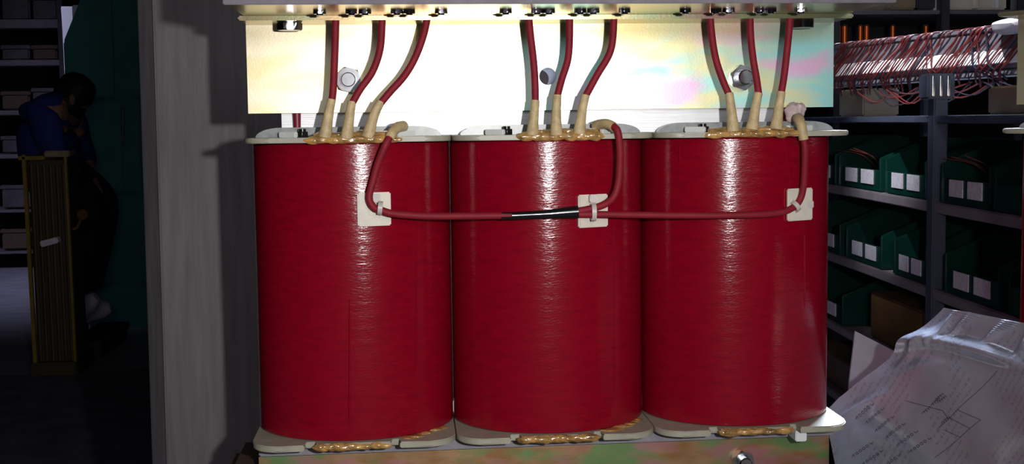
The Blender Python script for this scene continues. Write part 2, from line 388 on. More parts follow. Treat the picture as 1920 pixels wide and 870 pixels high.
    # --- leads
    for cab, slv in leads[i+1]:
        Yc = -.083
        def yy(y): return Yc - .004*min(1, max(0, (y-120)/120))
        bm = NB(); tube(bm, [at(x, y, yy(y)) for x, y in cab], .00355, 16)
        lc = obj('lead_cable', bm, M['redcable'], T1, label='red insulated lead cable')
        bm = NB(); P = [at(x, y, yy(y)) for x, y in slv]; P[-1].z -= .003
        tube(bm, P, [.0042, .0044, .0050, .0066], 16)
        obj('sleeve', bm, M['sleeve'], lc, label='tan insulating sleeve')
# bottom packing under flanges
bm = NB(); box(bm, W(-.30, -.05, RZ+.0012), W(.298, .06, -.0068), .0015)
obj('packing_strip', bm, M['packing'], T1, label='grey packing strip')
bm = NB(); q0 = at(1489, 800, -.075); q1 = at(1510, 800, -.075); box(bm, W(q0.x, -.080, -.0185), W(q1.x, -.058, -.0068), .001)
obj('packing_block', bm, M['white'], T1, label='small white packing block')
# core
ya = .0
a, b = at(528, 226, -.026), at(1467, 222, -.026)
bm = NB(); box(bm, W(a.x, -.026, -.108), W(b.x, .04, RZ-.005), .0006); obj('core_yoke', bm, M['core'], T1)
# upper clamp: plate with a round hole + forward flange, one channel
def clamp(holes, z1, z2, PY, t, xl, xr):
    bm = NB()
    cuts = sorted(holes); xs = xl
    def wallq(pts, mi=0): bm.faces.new([bm.verts.new(p) for p in pts])
    for yf in (PY, PY+t):
        xs = xl
        for hx, hz, hr in cuts:
            s = hr*1.8; wallq([W(xs, yf, z1), W(hx-s, yf, z1), W(hx-s, yf, z2), W(xs, yf, z2)])
            wallq([W(hx-s, yf, z1), W(hx+s, yf, z1), W(hx+s, yf, hz-s), W(hx-s, yf, hz-s)]); wallq([W(hx-s, yf, hz+s), W(hx+s, yf, hz+s), W(hx+s, yf, z2), W(hx-s, yf, z2)])
            n = 48; ci = []; sq = []
            for k in range(n):
                a_ = 2*PI*k/n; c_, s_ = math.cos(a_), math.sin(a_); m = s/max(abs(c_), abs(s_))
                ci.append(W(hx+hr*c_, yf, hz+hr*s_)); sq.append(W(hx+m*c_, yf, hz+m*s_))
            for k in range(n): wallq([ci[k], ci[(k+1) % n], sq[(k+1) % n], sq[k]])
            xs = hx+s
        wallq([W(xs, yf, z1), W(xr, yf, z1), W(xr, yf, z2), W(xs, yf, z2)])
    for hx, hz, hr in cuts:
        n = 48
        for k in range(n):
            p = [(hx+hr*math.cos(2*PI*j/n), hz+hr*math.sin(2*PI*j/n)) for j in (k, k+1)]
            wallq([W(p[0][0], PY, p[0][1]), W(p[1][0], PY, p[1][1]), W(p[1][0], PY+t, p[1][1]), W(p[0][0], PY+t, p[0][1])])
    wallq([W(xl, PY, z1), W(xr, PY, z1), W(xr, PY+t, z1), W(xl, PY+t, z1)])
    wallq([W(xl, PY, z2), W(xr, PY, z2), W(xr, PY+t, z2), W(xl, PY+t, z2)])
    for x in (xl, xr): wallq([W(x, PY, z1), W(x, PY+t, z1), W(x, PY+t, z2), W(x, PY, z2)])
    bmesh.ops.remove_doubles(bm, verts=bm.verts, dist=1e-6)
    return bm
hc = at(1027, 143, PY)
ya_, yb_ = at(528, 226, -.026), at(1467, 222, -.026)
bm = clamp([(hc.x+.0005, hc.z-Z0, .0098)], H+.0062, PZ2-.002, -.026, .066, ya_.x, yb_.x)
obj('core_yoke', bm, M['core'], T1, smooth=False, label='bright silver laminated iron yoke')
bm = clamp([(hc.x, hc.z-Z0, .0088)], PZ1, PZ2, PY, .004, PX-PL, PX+PL)
up = obj('upper_clamp_plate', bm, M['gold'], T1, smooth=False, label='iridescent yellow passivated clamping plate with a round hole')
bm = NB(); xl, xr = PX-PL, PX+PL
box(bm, W(xl, FY, PZ2-.0005), W(xr, PY+.004, PZ2+.0040), .0012)
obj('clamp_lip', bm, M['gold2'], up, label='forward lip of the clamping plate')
# terminal board on the lip: reaches forward over the leads
BZ = PZ2+.0042; BY = -.195
a = at(421, 8, BY); b = at(1677, 6, BY)
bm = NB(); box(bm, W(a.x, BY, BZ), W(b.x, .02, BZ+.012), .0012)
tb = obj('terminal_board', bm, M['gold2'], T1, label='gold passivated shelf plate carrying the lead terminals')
bm = NB(); box(bm, W(a.x-.001, BY-.003, BZ-.0008), W(b.x+.001, BY, BZ+.030), .0008)
obj('front_edge', bm, mat('shaded_edge_grey', (.16, .14, .17), .6, noise=.15, nscale=80), tb, label='front edge coloured mauve grey for shade')  # mauve grey puts the shade of this edge into its colour
for x, y in ((599, 15), (659, 15), (684, 15), (744, 15), (767, 15), (827, 14), (827+121, 12), (1007, 12), (1029, 12), (1088, 12), (1112, 12), (1171, 11), (1285, 12), (1342, 11), (1366, 12), (1424, 11), (1445, 11), (1501, 11)):
    Yn = -.135; p = at(x, 12, Yn); p.z = Z0+BZ
    bm = NB(); hexn(bm, p, (0, 0, -1), .0060, .0034, random.uniform(0, 1)); cyl(bm, p+Vector((0, 0, -.0034)), p+Vector((0, 0, -.0046)), .0034, 20, bev=.0006)
    obj('terminal_nut', bm, M['dkzinc'], tb, label='small dark steel hexagon nut')
# clamp bolts: plate nuts and lip nuts
def plate_nut(px, py, Y, r, h, sh, parent, rot=0.0):
    p = at(px, py, Y); p.y = Y
    bm = NB(); hexn(bm, p, (0, -1, 0), r, h, rot)
    nut = obj('clamp_nut', bm, M['zinc'], parent, label='bright zinc hexagon nut')
    bm = NB(); cyl(bm, p, p+Vector((0, -h-sh, 0)), r*.56, 32, bev=.0012)
    for k in range(3): cyl(bm, p+Vector((0, -h-sh*(.2+.25*k), 0)), p+Vector((0, -h-sh*(.28+.25*k), 0)), r*.585, 32)
    obj('bolt_end', bm, M['zinc'], nut, label='threaded bolt end')
plate_nut(654, 150, PY, .0135, .009, .004, up, .25)
plate_nut(1388, 146, PY, .0138, .011, .010, up, .32)
for px in (543, 1505):
    p = at(px, 46, -.066); p.z = Z0+PZ2-.0005; bm = NB(); hexn(bm, p, (0, 0, -1), .0124, .0078, PI/6+.15)
    obj('lip_bolt_head', bm, M['dkzinc'], up, label='dark hexagon bolt head under the lip')
# red tie rods seen in the gap
for px in (557, 1472):
    p = at(px, 226, -.030); bm = NB(); cyl(bm, W(p.x, -.0305, H+.006), W(p.x, -.0305, PZ1+.004), .0034, 18, r2=.0042)
    obj('tie_rod', bm, M['rod'], T1, label='dark red insulated tie rod')
# bottom rail: channel with rounded top bend
bm = NB(); xl, xr = PX-PL, PX+PL; prof = []
rb = .005
for k in range(7):
    a_ = PI/2*k/6; prof.append((RAY+rb-rb*math.sin(PI/2-a_)*1.0 if False else RAY+rb-rb*math.cos(a_), RZ-rb+rb*math.sin(a_)))
prof = [(RAY, -.112)] + prof + [(.05, RZ), (.05, RZ-.004), (RAY+.004+rb*.2, RZ-.004), (RAY+.004, RZ-.006), (RAY+.004, -.108), (-.085, -.108), (-.085, -.112)]
prism(bm, [W(xl, y, z) for y, z in prof], (xr-xl, 0, 0))
rail = obj('bottom_clamp_rail', bm, M['bronze'], T1, label='brownish gold passivated bottom clamping rail')
plate_nut(1390, 862, RAY, .0125, .010, .008, rail, .32); plate_nut(668, 900, RAY, .0125, .010, .008, rail, .1)
for sx in (-1, 1):
    bm = NB(); box(bm, W(PX+sx*.22-.02, -.085, -.1665), W(PX+sx*.22+.02, .085, -.112), .002); obj('foot', bm, M['bronze'], T1)
# star point cable
mounts = [(701, 392), (1110.5, 395), (1498, 383)]
def srf(x, y, off):
    q = at(x, y, -.08)
    for _ in range(6): q = at(x, y, coil_front(q.x, off))
    return q
RC = .0036
def cpath(L): return [at(x, y, d) if d is not None else srf(x, y, RC+.0016) for x, y, d in L]
left = [(731, 256, -.093), (722, 274, -.0955), (708, 308, -.0925), (699, 340, -.091), (692, 370, -.0915), (700, 388, -.0925), (714, 394, -.0935), (740, 401, -.0935), (800, 405, -.092), (870, 405, -.092), (960, 404, -.0925)]
midl = [(1149, 236, -.088), (1158, 246, -.0935), (1162, 275, -.0925), (1162, 310, -.090), (1159, 345, -.089), (1150, 370, -.090), (1132, 384, -.0925), (1100, 393, -.0935), (1060, 399, -.0935)]
rgt = [(1505, 252, -.089), (1509, 275, -.0895), (1509, 310, -.086), (1507, 345, -.082), (1501, 372, -.080), (1487, 389, -.0825), (1460, 399, -.0875), (1400, 403, -.093), (1300, 404, -.092), (1210, 403, -.0925), (1130, 402, -.0935), (1060, 402, -.0935)]
star = None
bm = NB(); c = at(1488, 212, -.052); blob(bm, c, (.009, .007, .010), 3, .2); blob(bm, c+Vector((.006, .0, .004)), (.006, .006, .007), 3, .2)
obj('glass_tape_knot', bm, M['knot'], T1, label='pale pink knot of glass tape')
for nm, L in (('left', left), ('middle', midl), ('right', rgt)):
    bm = NB(); tube(bm, cpath(L), RC if nm != 'right' else .0034, 16)
    o = obj('star_point_cable', bm, M['redcable'], T1, label='red star point cable across the coil fronts')
    if nm == 'left': star = o; P = [(756, 237, -.066), (745, 239, -.078), (736, 248, -.090), (730, 259, -.0935)]
    elif nm == 'middle': P = [(1118, 236, -.062), (1128, 233, -.072), (1140, 233, -.082), (1151, 238, -.0885)]
    else: P = [(1497, 222, -.070), (1499, 226, -.081), (1503, 238, -.089), (1507, 262, -.0896)]
    bm = NB(); tube(bm, [at(*q) for q in P], [.0056, .0052, .0049, .0047], 16); obj('sleeve', bm, M['sleeve'], o, label='tan insulating sleeve')
bm = NB(); tube(bm, [at(x, y, -.0932) for x, y in ((939, 405), (965, 404.5), (1000, 403), (1030, 401.5), (1055, 399.5), (1084, 397.5))], [.0037, .0040, .0041, .0046, .0056, .0064], 18, flat=.72)
obj('heat_shrink_splice', bm, M['shrink'], star, label='black heat shrink splice')
tiepx = [((711, 380), (715, 400)), ((1113, 385), (1113, 411)), ((1490, 380), (1505, 384))]
for k, (x, y) in enumerate(mounts):
    c = srf(x, y, .0004); i = k-1
    nx, ny = (c.x-i*S)/R**2, c.y/RY**2; nrm = Vector((nx, ny, 0)).normalized(); tan = Vector((-nrm.y, nrm.x, 0))
    xf = Matrix(((tan.x, nrm.x, 0, c.x), (tan.y, nrm.y, 0, c.y), (0, 0, 1, c.z), (0, 0, 0, 1)))
    if k: xf = xf @ Matrix.Rotation(-.0, 4, 'Y')
    bm = NB(); h = .0164; box(bm, (-h, -.0010, -h), (h, .0032, h), .0012, xf=xf)
    box(bm, (-.006, .0030, -.006), (.006, .0052, .006), .001, xf=xf)
    mt = obj('cable_tie_mount', bm, M['nylon'], T1, label='square natural nylon adhesive cable tie mount')
    bm = NB()
    (xa, ya_), (xb, yb_) = tiepx[k]
    if k < 2:
        yc = -.0935; ctr = at((xa+xb)/2, (ya_+yb_)/2, yc); ax = Vector((1, 0, -.12)) if k == 0 else Vector((1, 0, 0))
        rz_ = .0058 if k == 0 else .0078; ry_ = .0054
    else:
        ctr = at(1491, 387, -.0822); ax = Vector((.75, .15, .55)); rz_, ry_ = .0052, .0052
    ax.normalize(); e1 = Vector((0, 1, 0)); e1 = (e1-ax*e1.dot(ax)).normalized(); e2 = ax.cross(e1); n = 24; ring = []
    for q in range(n):
        t = 2*PI*q/n; base = ctr + e1*math.cos(t)*ry_ + e2*math.sin(t)*rz_; out = (e1*math.cos(t)+e2*math.sin(t))*.0009
        ring.append([bm.verts.new(base - ax*.0022 - out), bm.verts.new(base + ax*.0022 - out), bm.verts.new(base + ax*.0022 + out), bm.verts.new(base - ax*.0022 + out)])
    for q in range(n):
        for w in range(4): bm.faces.new([ring[q][w], ring[q][(w+1) % 4], ring[(q+1) % n][(w+1) % 4], ring[(q+1) % n][w]])
    hd = {0: at(706, 372, -.0895), 1: at(1113, 372, -.0875), 2: at(1517, 383, -.070)}[k]
    box(bm, hd-Vector((.0042, .0028, .0040)), hd+Vector((.0042, .0028, .0040)), .001)
    obj('cable_tie', bm, M['tie'], mt, label='clear nylon cable tie')

# second transformer at the right edge of the frame: a copy, turned
def copy_tree(o, parent=None):
    c = o.copy(); C.objects.link(c); c.parent = parent
    for ch in list(o.children):
        if not ch.name.startswith('terminal_board'): copy_tree(ch, c)
    return c
T2 = copy_tree(T1); T2.rotation_euler = (0, 0, math.radians(-50)); T2.location = (.707, -.271, Z0)
T2['label'] = 'second red coil transformer cut off at the right edge, only its gold plate end showing'
T1['group'] = T2['group'] = 'three phase transformers on the workbench'

# ------------------------------------------------------------------ BENCH, BOARD, PAPERS
bm = NB(); box(bm, (-.42, -.62, .47), (1.05, .094, .52), .006)
tw = thing('workbench', 'brown workbench under the red transformers, hidden below the picture', 'workbench', (.3, -.15, 0))
obj('bench_top', bm, M['bench'], tw)
for x, y in ((-.36, -.56), (.99, -.56), (-.36, .05), (.99, .05)):
    bm = NB(); box(bm, (x-.03, y-.03, 0), (x+.03, y+.03, .47), .004); obj('leg', bm, M['bench'], tw)
# grey board standing behind, its left edge thick
BYD = .37
pl = [at(283, -60, BYD), at(312, 870, BYD)]; dirv = (pl[0]-pl[1]); slope = dirv.x/dirv.z
def bx_at(z): return pl[1].x + slope*(z-pl[1].z)
bm = NB(); xr_ = .10
zt = 1.75
prism(bm, [Vector((bx_at(0)+0, BYD, 0)), Vector((xr_, BYD, 0)), Vector((xr_, BYD, zt)), Vector((bx_at(zt), BYD, zt))], (0, .05, 0), bev=.003)
tg = thing('plywood_board', 'tall grey plywood board standing upright behind the left red coil', 'board', (-.2, BYD, 0))
obj('panel', bm, M['board'], tg)
bm = NB(); wd = (at(285, 400, BYD)-at(259, 400, BYD)).x
prism(bm, [Vector((bx_at(0)-wd*1.3, BYD+.02, 0)), Vector((bx_at(0), BYD+.004, 0)), Vector((bx_at(zt), BYD+.004, zt)), Vector((bx_at(zt)-wd*1.3, BYD+.02, zt))], (0, .03, 0), bev=.002)
obj('edge_strip', bm, M['boardedge'], tg, label='darker edge strip')
# brown wooden block at the bottom left of the rail
p = at(432, 846, .05); q = at(484, 870, .05)
bm = NB(); box(bm, (p.x, -.02, .52), (q.x+.02, .095, p.z), .012)
setp(obj('wooden_block', bm, M['wood'], loc=((p.x+q.x)/2, .08, .52)), 'brown wooden block on the bench left of the bottom rail', 'block')

# plastic-sleeved drawings leaning at the right of the transformer
A_, B_, D_ = at(1556, 880, .015), far(1925, 880, .99), far(1775, 577, 1.17)
pn = (B_-A_).cross(D_-A_).normalized()
if pn.dot(CAM-A_) < 0: pn = -pn
ang = math.radians(35); ux, vx = (math.cos(ang), -math.sin(ang)), (.85, .53)
outl_l = [(577, 1770), (610, 1735), (650, 1690), (690, 1645), (722, 1600), (745, 1570), (770, 1548), (800, 1520), (880, 1480), (960, 1450)]
outl_r = [(577, 1770), (583, 1800), (592, 1850), (605, 1920), (620, 2000), (640, 2060), (960, 2060)]
def lerp1(L, y):
    for k in range(len(L)-1):
        if L[k][0] <= y <= L[k+1][0]: t = (y-L[k][0])/(L[k+1][0]-L[k][0]); return L[k][1]*(1-t)+L[k+1][1]*t
    return L[-1][1]
def bump(x, y):
    """wave and creases of the plastic (metres along the sheet normal)"""
    d = 0.0
    yr = 640 + .00085*(x-1745)**2 + (.12*(x-1745) if x > 1745 else 0)
    d += .010*math.exp(-((y-yr)/15)**2) * (1/(1+math.exp((x-1900)/25)))*(1/(1+math.exp((1640-x)/20)))
    yr2 = 690 + .0016*(x-1745)**2
    d += .0035*math.exp(-((y-yr2)/18)**2)*math.exp(-((x-1745)/70)**2)
    for cx_, cy_, L_, w_, a_, amp in ((1770, 620, 40, 5, -.95, .004), (1800, 615, 30, 4, -.8, .0035), (1870, 620, 28, 4, -.75, .004), (1925, 640, 26, 7, -1.0, .005), (1735, 640, 50, 7, -.75, .004), (1610, 765, 45, 9, -.5, .004)):
        c, s = math.cos(a_), math.sin(a_); u = (x-cx_)*c + (y-cy_)*s; v = -(x-cx_)*s + (y-cy_)*c
        d += amp*math.exp(-(u/L_)**2-(v/w_)**2)
    d += .0012*math.sin(x*.021+y*.013)+.0008*math.sin(x*.045-y*.03)
    return d
bm = NB(); uvl = bm.loops.layers.uv.new('UVMap'); NR, NC = 110, 110; grid = []
for r_ in range(NR+1):
    y = 577.5 + (955-577.5)*r_/NR; xl_, xr_2 = lerp1(outl_l, y), lerp1(outl_r, y); row = []
    for c_ in range(NC+1):
        x = xl_ + (xr_2-xl_)*c_/NC; row.append((bm.verts.new(onp(x, y, A_, pn) + pn*bump(x, y)), x, y))
    grid.append(row)
for r_ in range(NR):
    for c_ in range(NC):
        q = [grid[r_][c_], grid[r_+1][c_], grid[r_+1][c_+1], grid[r_][c_+1]]
        f = bm.faces.new([v[0] for v in q])
        for l, v in zip(f.loops, q): l[uvl].uv = (((v[1]-1700)*ux[0]+(v[2]-750)*ux[1])/300, ((v[1]-1700)*vx[0]+(v[2]-750)*vx[1])/300)
g = bmesh.ops.extrude_face_region(bm, geom=list(bm.faces)); 
for v in [e for e in g['geom'] if isinstance(e, bmesh.types.BMVert)]: v.co -= pn*.004
def inkline(pts, w):
    for (xa, ya1), (xb, yb1) in zip(pts[:-1], pts[1:]):
        n = max(1, int(math.hypot(xb-xa, yb1-ya1)/8)); L = math.hypot(xb-xa, yb1-ya1); nx_, ny_ = -(yb1-ya1)/L*w/2, (xb-xa)/L*w/2
        for k in range(n):
            t0, t1 = k/n, (k+1)/n; qs = []
            for t, sg in ((t0, 1), (t1, 1), (t1, -1), (t0, -1)):
                x = xa+(xb-xa)*t+nx_*sg; y = ya1+(yb1-ya1)*t+ny_*sg; qs.append(bm.verts.new(onp(x, y, A_, pn)+pn*(bump(x, y)+.0004)))
            bm.faces.new(qs).material_index = 1
# the column of short words (each a run of round letters) and the ruled table
for wx, wy in ((1607, 783), (1626, 792), (1645, 807), (1666, 820), (1688, 834), (1711, 846), (1603, 855), (1622, 870), (1655, 878)):
    for k in range(6):
        cx_, cy_ = wx + k*6.0, wy - k*4.6
        if k == 0: inkline([(cx_-3, cy_+3), (cx_, cy_-3), (cx_+2, cy_+2)], .9)
        elif k == 5: inkline([(cx_-2, cy_-1), (cx_+2, cy_+1), (cx_+5, cy_-3)], 1.0)
        else: inkline([(cx_+2.5*math.cos(t*PI/3), cy_+2.5*math.sin(t*PI/3)) for t in range(7)], .9)
for L in ([(1752, 858), (1838, 787)], [(1838, 787), (1796, 769)], [(1779, 783), (1818, 803)], [(1768, 805), (1800, 820)], [(1778, 786), (1850, 715), (1870, 695)], [(1778, 786), (1757, 803)], [(1700, 752), (1768, 770), (1778, 786)]):
    inkline(L, .8)
for cx_, cy_ in ((1752, 757), (1766, 752), (1735, 772), (1770, 790), (1760, 748)):
    for k in range(4): inkline([(cx_+k*4-6, cy_-k*3+4), (cx_+k*4-3, cy_-k*3-1), (cx_+k*4, cy_-k*3+3)], .8)
pp = ground(1700, 900, .52)
setp(obj('drawing_sheet', bm, [M['paper'], M['ink']], loc=tuple(pp)), 'wrinkled printed drawing in a clear plastic sleeve leaning beside the transformer', 'paper')
# smaller sheet behind it
bm = NB(); z_ = 1.46
prism(bm, [far(1604, 621, z_), far(1682, 661, z_-.02), far(1690, 900, z_-.10), far(1588, 900, z_-.10), far(1592, 722, z_-.04)], FW*.004)
setp(obj('plastic_sheet', bm, M['clearsheet'], loc=tuple(far(1630, 720, z_))), 'small grey plastic sheet with a pointed corner standing behind the printed drawing', 'sheet')

# ------------------------------------------------------------------ RIGHT: BIN RACK running away along the right
P0 = far(1744, 300, 1.8); rdir = (FW*math.cos(.047) - RT*math.sin(.047)); rdir.z = 0; rdir.normalize()
rn = Vector((-rdir.y, rdir.x, 0))             # out of the rack's front (to the left)
if rn.x > 0: rn = -rn
def rk(x, y): return onp(x, y, P0, rn)        # photo point on the rack front
def rs(x, y=300): return (rk(x, y)-P0).dot(rdir)
def rz(x, y): return rk(x, y).z
RM = Matrix(((rdir.x, -rn.x, 0, P0.x), (rdir.y, -rn.y, 0, P0.y), (0, 0, 1, 0), (0, 0, 0, 1)))   # local: x along, y into the rack, z up
rack = thing('bin_rack', 'blue grey steel shelving rack of green bins behind the right side of the transformer', 'shelving', tuple(RM @ Vector((0, 0, 0))))
s_near, s_far = rs(1984)-.018, rs(1490)+.04; DEP = .30
for s in (0.0, s_near, s_far):
    for d_ in (0, DEP):
        bm = NB(); w = .0125
        top = 1.06 if s == 0 else 1.04
        box(bm, (s-w, d_, 0), (s+w, d_+.022, top), .002, xf=RM); obj('post', bm, M['steelpost'], rack)
zl = []
for y in (217, 378, 541):
    zl.append(rz(1744, y))
zl.append(2*zl[2]-zl[1]); zl.append(2*zl[3]-zl[2])
for k, z in enumerate(zl):
    bm = NB(); th = .017 if k else .012
    box(bm, (s_near-.02, .002, z-th), (s_far, DEP, z), .002, xf=RM)
    obj('shelf', bm, M['shelfgrey'] if k else M['steelpost'], rack)
def bin_(s0, s1, zb, h, hl, label, lab=True, wires=False):
    t = thing('parts_bin', label, 'bin', tuple(RM @ Vector(((s0+s1)/2, .10, zb))), group='green parts bins in the rack')
    w = .006; d1 = .22; lo, hi = min(s0, s1), max(s0, s1)
    bm = NB()
    box(bm, (lo, .012, zb+.0005), (hi, d1, zb+.004), .001, xf=RM)
    box(bm, (lo, d1-w, zb), (hi, d1, zb+h*1.5), .001, xf=RM)
    obj('tray', bm, M['bingreen'], t)
    for s in (lo, hi-w):
        bm = NB(); prof = [(.004, zb+.0005), (d1, zb+.0005), (d1, zb+h*1.55), (.085, zb+h*1.55), (.004, zb+h)]
        prism(bm, [RM @ Vector((s, y, z)) for y, z in prof], rdir*w, bev=.0016)
        obj('side_wall', bm, M['bingreen'], t)
    bm = NB(); box(bm, (lo+.002, .006, zb+.0005), (hi-.002, .012, zb+hl), .001, xf=RM); fr = obj('front_lip', bm, M['bingreen'], t)
    if lab:
        L = hi-lo
        for a, b in ((.16, .44), (.54, .82)):
            bm = NB(); box(bm, (lo+L*a, .0045, zb+hl*.30), (lo+L*b, .006, zb+hl*.98), .0002, xf=RM); obj('card_label', bm, M['label'], fr, label='white card label')
    if wires:
        for k in range(3):
            bm = NB(); a = random.uniform(.3, .6); P = [RM @ Vector((lo+(hi-lo)*(a+.06*k), .06, zb+hl*.8)), RM @ Vector((lo+(hi-lo)*(a+.1*k-.05), .03, zb+h*1.0)), RM @ Vector((lo+(hi-lo)*(a+.2*k), .0, zb+h*(1.25-.05*k)))]
            tube(bm, P, .0007, 6, 5); obj('wire_scrap', bm, M['wirered'], t)
zz = [z+.0008 for z in zl]
bins = [  # px edges, row, label text
 (1500, 1562, 1, 'green bin mostly hidden behind the right coil, top bin row', True, False),
 (1568, 1646, 1, 'green bin with loose red wires left of the rack post, top bin row', True, True),
 (1654, 1731, 1, 'green bin with two white labels directly left of the rack post, top bin row', True, False),
 (1759, 1852, 1, 'green bin with wires directly right of the rack post, top bin row', True, True),
 (1858, 1955, 1, 'green bin against the right edge of the photo, top bin row', False, False),
 (1500, 1572, 2, 'green bin cut off by the right coil, middle bin row', True, False),
 (1583, 1650, 2, 'green bin near the coil with two small labels, middle bin row', True, False),
 (1672, 1734, 2, 'green bin with two labels directly left of the rack post, middle bin row', True, False),
 (1768, 1872, 2, 'green bin with two labels right of the rack post, middle bin row', True, False),
 (1890, 1970, 2, 'green bin against the right edge of the photo, middle bin row', False, False),
 (1500, 1578, 3, 'green bin beside the right coil, bottom bin row', True, False)]
for xa, xb, row, lb, lab, wi in bins:
    bin_(rs(xa), rs(xb), zz[row], .060 if row < 3 else .06, .038, lb, lab, wi)
a, b = rs(1615), rs(1712)
bm = NB(); box(bm, (min(a, b), .02, zz[3]), (max(a, b), .20, zz[3]+.085), .003, xf=RM)
ob = obj('carton', bm, M['ochre'], loc=tuple(RM @ Vector(((a+b)/2, .1, zz[3])))); setp(ob, 'ochre carton on the rack shelf below the green bins', 'box')
a, b = rs(1505), rs(1690)
bm = NB(); box(bm, (min(a, b), .02, zz[4]), (max(a, b), .22, zz[4]+.06), .003, xf=RM)
setp(obj('carton', bm, M['darkcard'], loc=tuple(RM @ Vector(((a+b)/2, .1, zz[4])))), 'dark brown carton on the lowest visible rack shelf beside the right coil', 'box')
# box-section bracket on top of the post
hb = [rz(1744, 186), rz(1744, 139)]
bm = NB(); box(bm, (-.020, -.014, hb[0]), (.016, .03, hb[1]), .003, xf=RM); br = obj('post_bracket', bm, M['steelpost'], rack, label='ribbed metal clamp on top of the post')
for dy in (-.006, .006, .018):
    bm = NB(); box(bm, (-.024, dy-.002, hb[0]+.004), (-.019, dy+.002, hb[1]-.003), .0008, xf=RM); obj('rib', bm, M['zinc'], br, label='bright metal rib')
for xa, xb, ya1, yb1, d_, m_, lb in ((1545, 1588, 168, 181, .24, 'beige', 'beige carton on the upper rack shelf beside the gold plate'), (1812, 1912, 160, 176, .06, 'cardboard', 'brown cardboard carton on the upper rack shelf right of the post')):
    a, b = rs(xa), rs(xb); z0 = zz[0]
    bm = NB(); box(bm, (min(a, b), .03, z0), (max(a, b), .10, rz((xa+xb)/2, ya1)), .003, xf=RM)
    setp(obj('carton', bm, M[m_], loc=tuple(RM @ Vector(((a+b)/2, .12, z0)))), lb, 'box')

# cable trunking wrapped with red wires, crossing above the rack
zl_, zr_ = 2.18, 1.80
tl, tr = far(1500, 139, 2.26), far(1912, 104, zr_)
td = (tr-tl); tlen = td.length; td.normalize(); tn = Vector((td.y, -td.x, 0)).normalized()
if tn.dot(CAM-tl) < 0: tn = -tn
tu = tn.cross(td); tu = tu if tu.z > 0 else -tu
TM = Matrix(((td.x, -tn.x, tu.x, tl.x), (td.y, -tn.y, tu.y, tl.y), (td.z, -tn.z, tu.z, tl.z), (0, 0, 0, 1)))
tk = thing('cable_trunk', 'long pale metal trunk wound with red wires above the bin rack at the upper right', 'cable trunk', tuple(tl))
k_ = 1.95/F
bm = NB(); box(bm, (0, .006, -.024), (tlen, .06, .046), .006, xf=TM); obj('channel', bm, M['galv'], tk)
bm = NB(); prism(bm, [TM @ Vector((0, y, z)) for y, z in ((-.006, -.010), (.003, .012), (.010, .013), (.010, -.011))], td*tlen, bev=.001); obj('glare_strip', bm, M['white'], tk, label='bright white strip standing in for glare along the trunk')  # white colour and tilt stand in for light reflected off the trunk
bm = NB(); box(bm, (0, .004, .042), (tlen, .05, .050), .002, xf=TM); obj('top_rail', bm, M['galv'], tk)
bm = NB(); box(bm, (0, .002, -.030), (tlen, .05, -.020), .002, xf=TM); obj('bottom_rail', bm, M['galv'], tk)
nw = 66
for k in range(nw):
    x = tlen*(k+.5)/nw + random.uniform(-.004, .004); lean = random.uniform(.030, .060); r_ = random.uniform(.0009, .0020)
    P = [(x-lean*.9, .012, -.036-random.uniform(0, .012)), (x-lean*.6, -.0045, -.022), (x-lean*.2, -.0085, -.009), (x+lean*.15, -.001, .014), (x+lean*.6, .0015, .032), (x+lean*.95, .004, .050), (x+lean+.004, .03, .0525)]
    if random.random() < .12: P = [(x+lean*.6, .01, -.036), (x+.01, -.0045, -.022), (x-.004, -.0085, -.009), (x-.012, -.001, .014), (x-.02, .004, .050)]
    bm = NB(); tube(bm, [TM @ Vector(p) for p in P], r_, 6, 4); obj('wire', bm, M['wirered'] if random.random() < .72 else M['wiredark'], tk)
for k in range(16):                            # loose tails hanging beneath
    x = random.uniform(.2, 1)*tlen; P = [(x-.04, .01, -.034), (x-.01, .0, -.042-random.uniform(0, .02)), (x+.03, .0, -.045-random.uniform(0, .025)), (x+.07, .008, -.036)]
    bm = NB(); tube(bm, [TM @ Vector(p) for p in P], .0012, 6, 4); obj('wire', bm, M['wiredark'] if k % 2 else M['wirered'], tk)
c = far(1893, 50, 1.80); bm = NB(); blob(bm, c, (.026, .03, .013), 3, .08); blob(bm, c+Vector((.022, -.004, .002)), (.02, .03, .010), 3, .08)
obj('end_pad', bm, M['pad'], tk, label='grey padded wrapping at the near end')

# upper rack further back, facing the camera, with boxes and copper spools
zu = 2.75
def up_(x, y, dz=0.0): return far(x, y, zu+dz)
ur = thing('upper_shelf_rack', 'dark shelving rack at the upper right with pale cartons on its top shelf', 'shelving', tuple(ground(1750, 690)))
uy = up_(1750, 20).y
def ubox(bm, xa, ya1, xb, yb1, d0, d1, bev=.002):
    p, q = at(xa, yb1, uy), at(xb, ya1, uy); box(bm, (p.x, uy+d0, p.z), (q.x, uy+d1, q.z), bev)
bm = NB(); ubox(bm, 1560, 18, 1990, 27, 0, .4); obj('shelf', bm, M['shelfgrey'], ur)
bm = NB(); ubox(bm, 1560, 90, 1990, 97, 0, .4); obj('shelf', bm, M['rackdark'], ur)
for xa, xb in ((1761, 1776), (1900, 1915), (1560, 1572)):
    bm = NB(); p, q = at(xa, 100, uy), at(xb, 100, uy); box(bm, (p.x, uy-.012, 0), (q.x, uy+.02, 1.5), .002); obj('post', bm, M['rackdark'], ur)
bm = NB(); ubox(bm, 1560, 26, 1990, 92, .36, .37, 0); obj('back_panel', bm, M['rackdark'], ur)
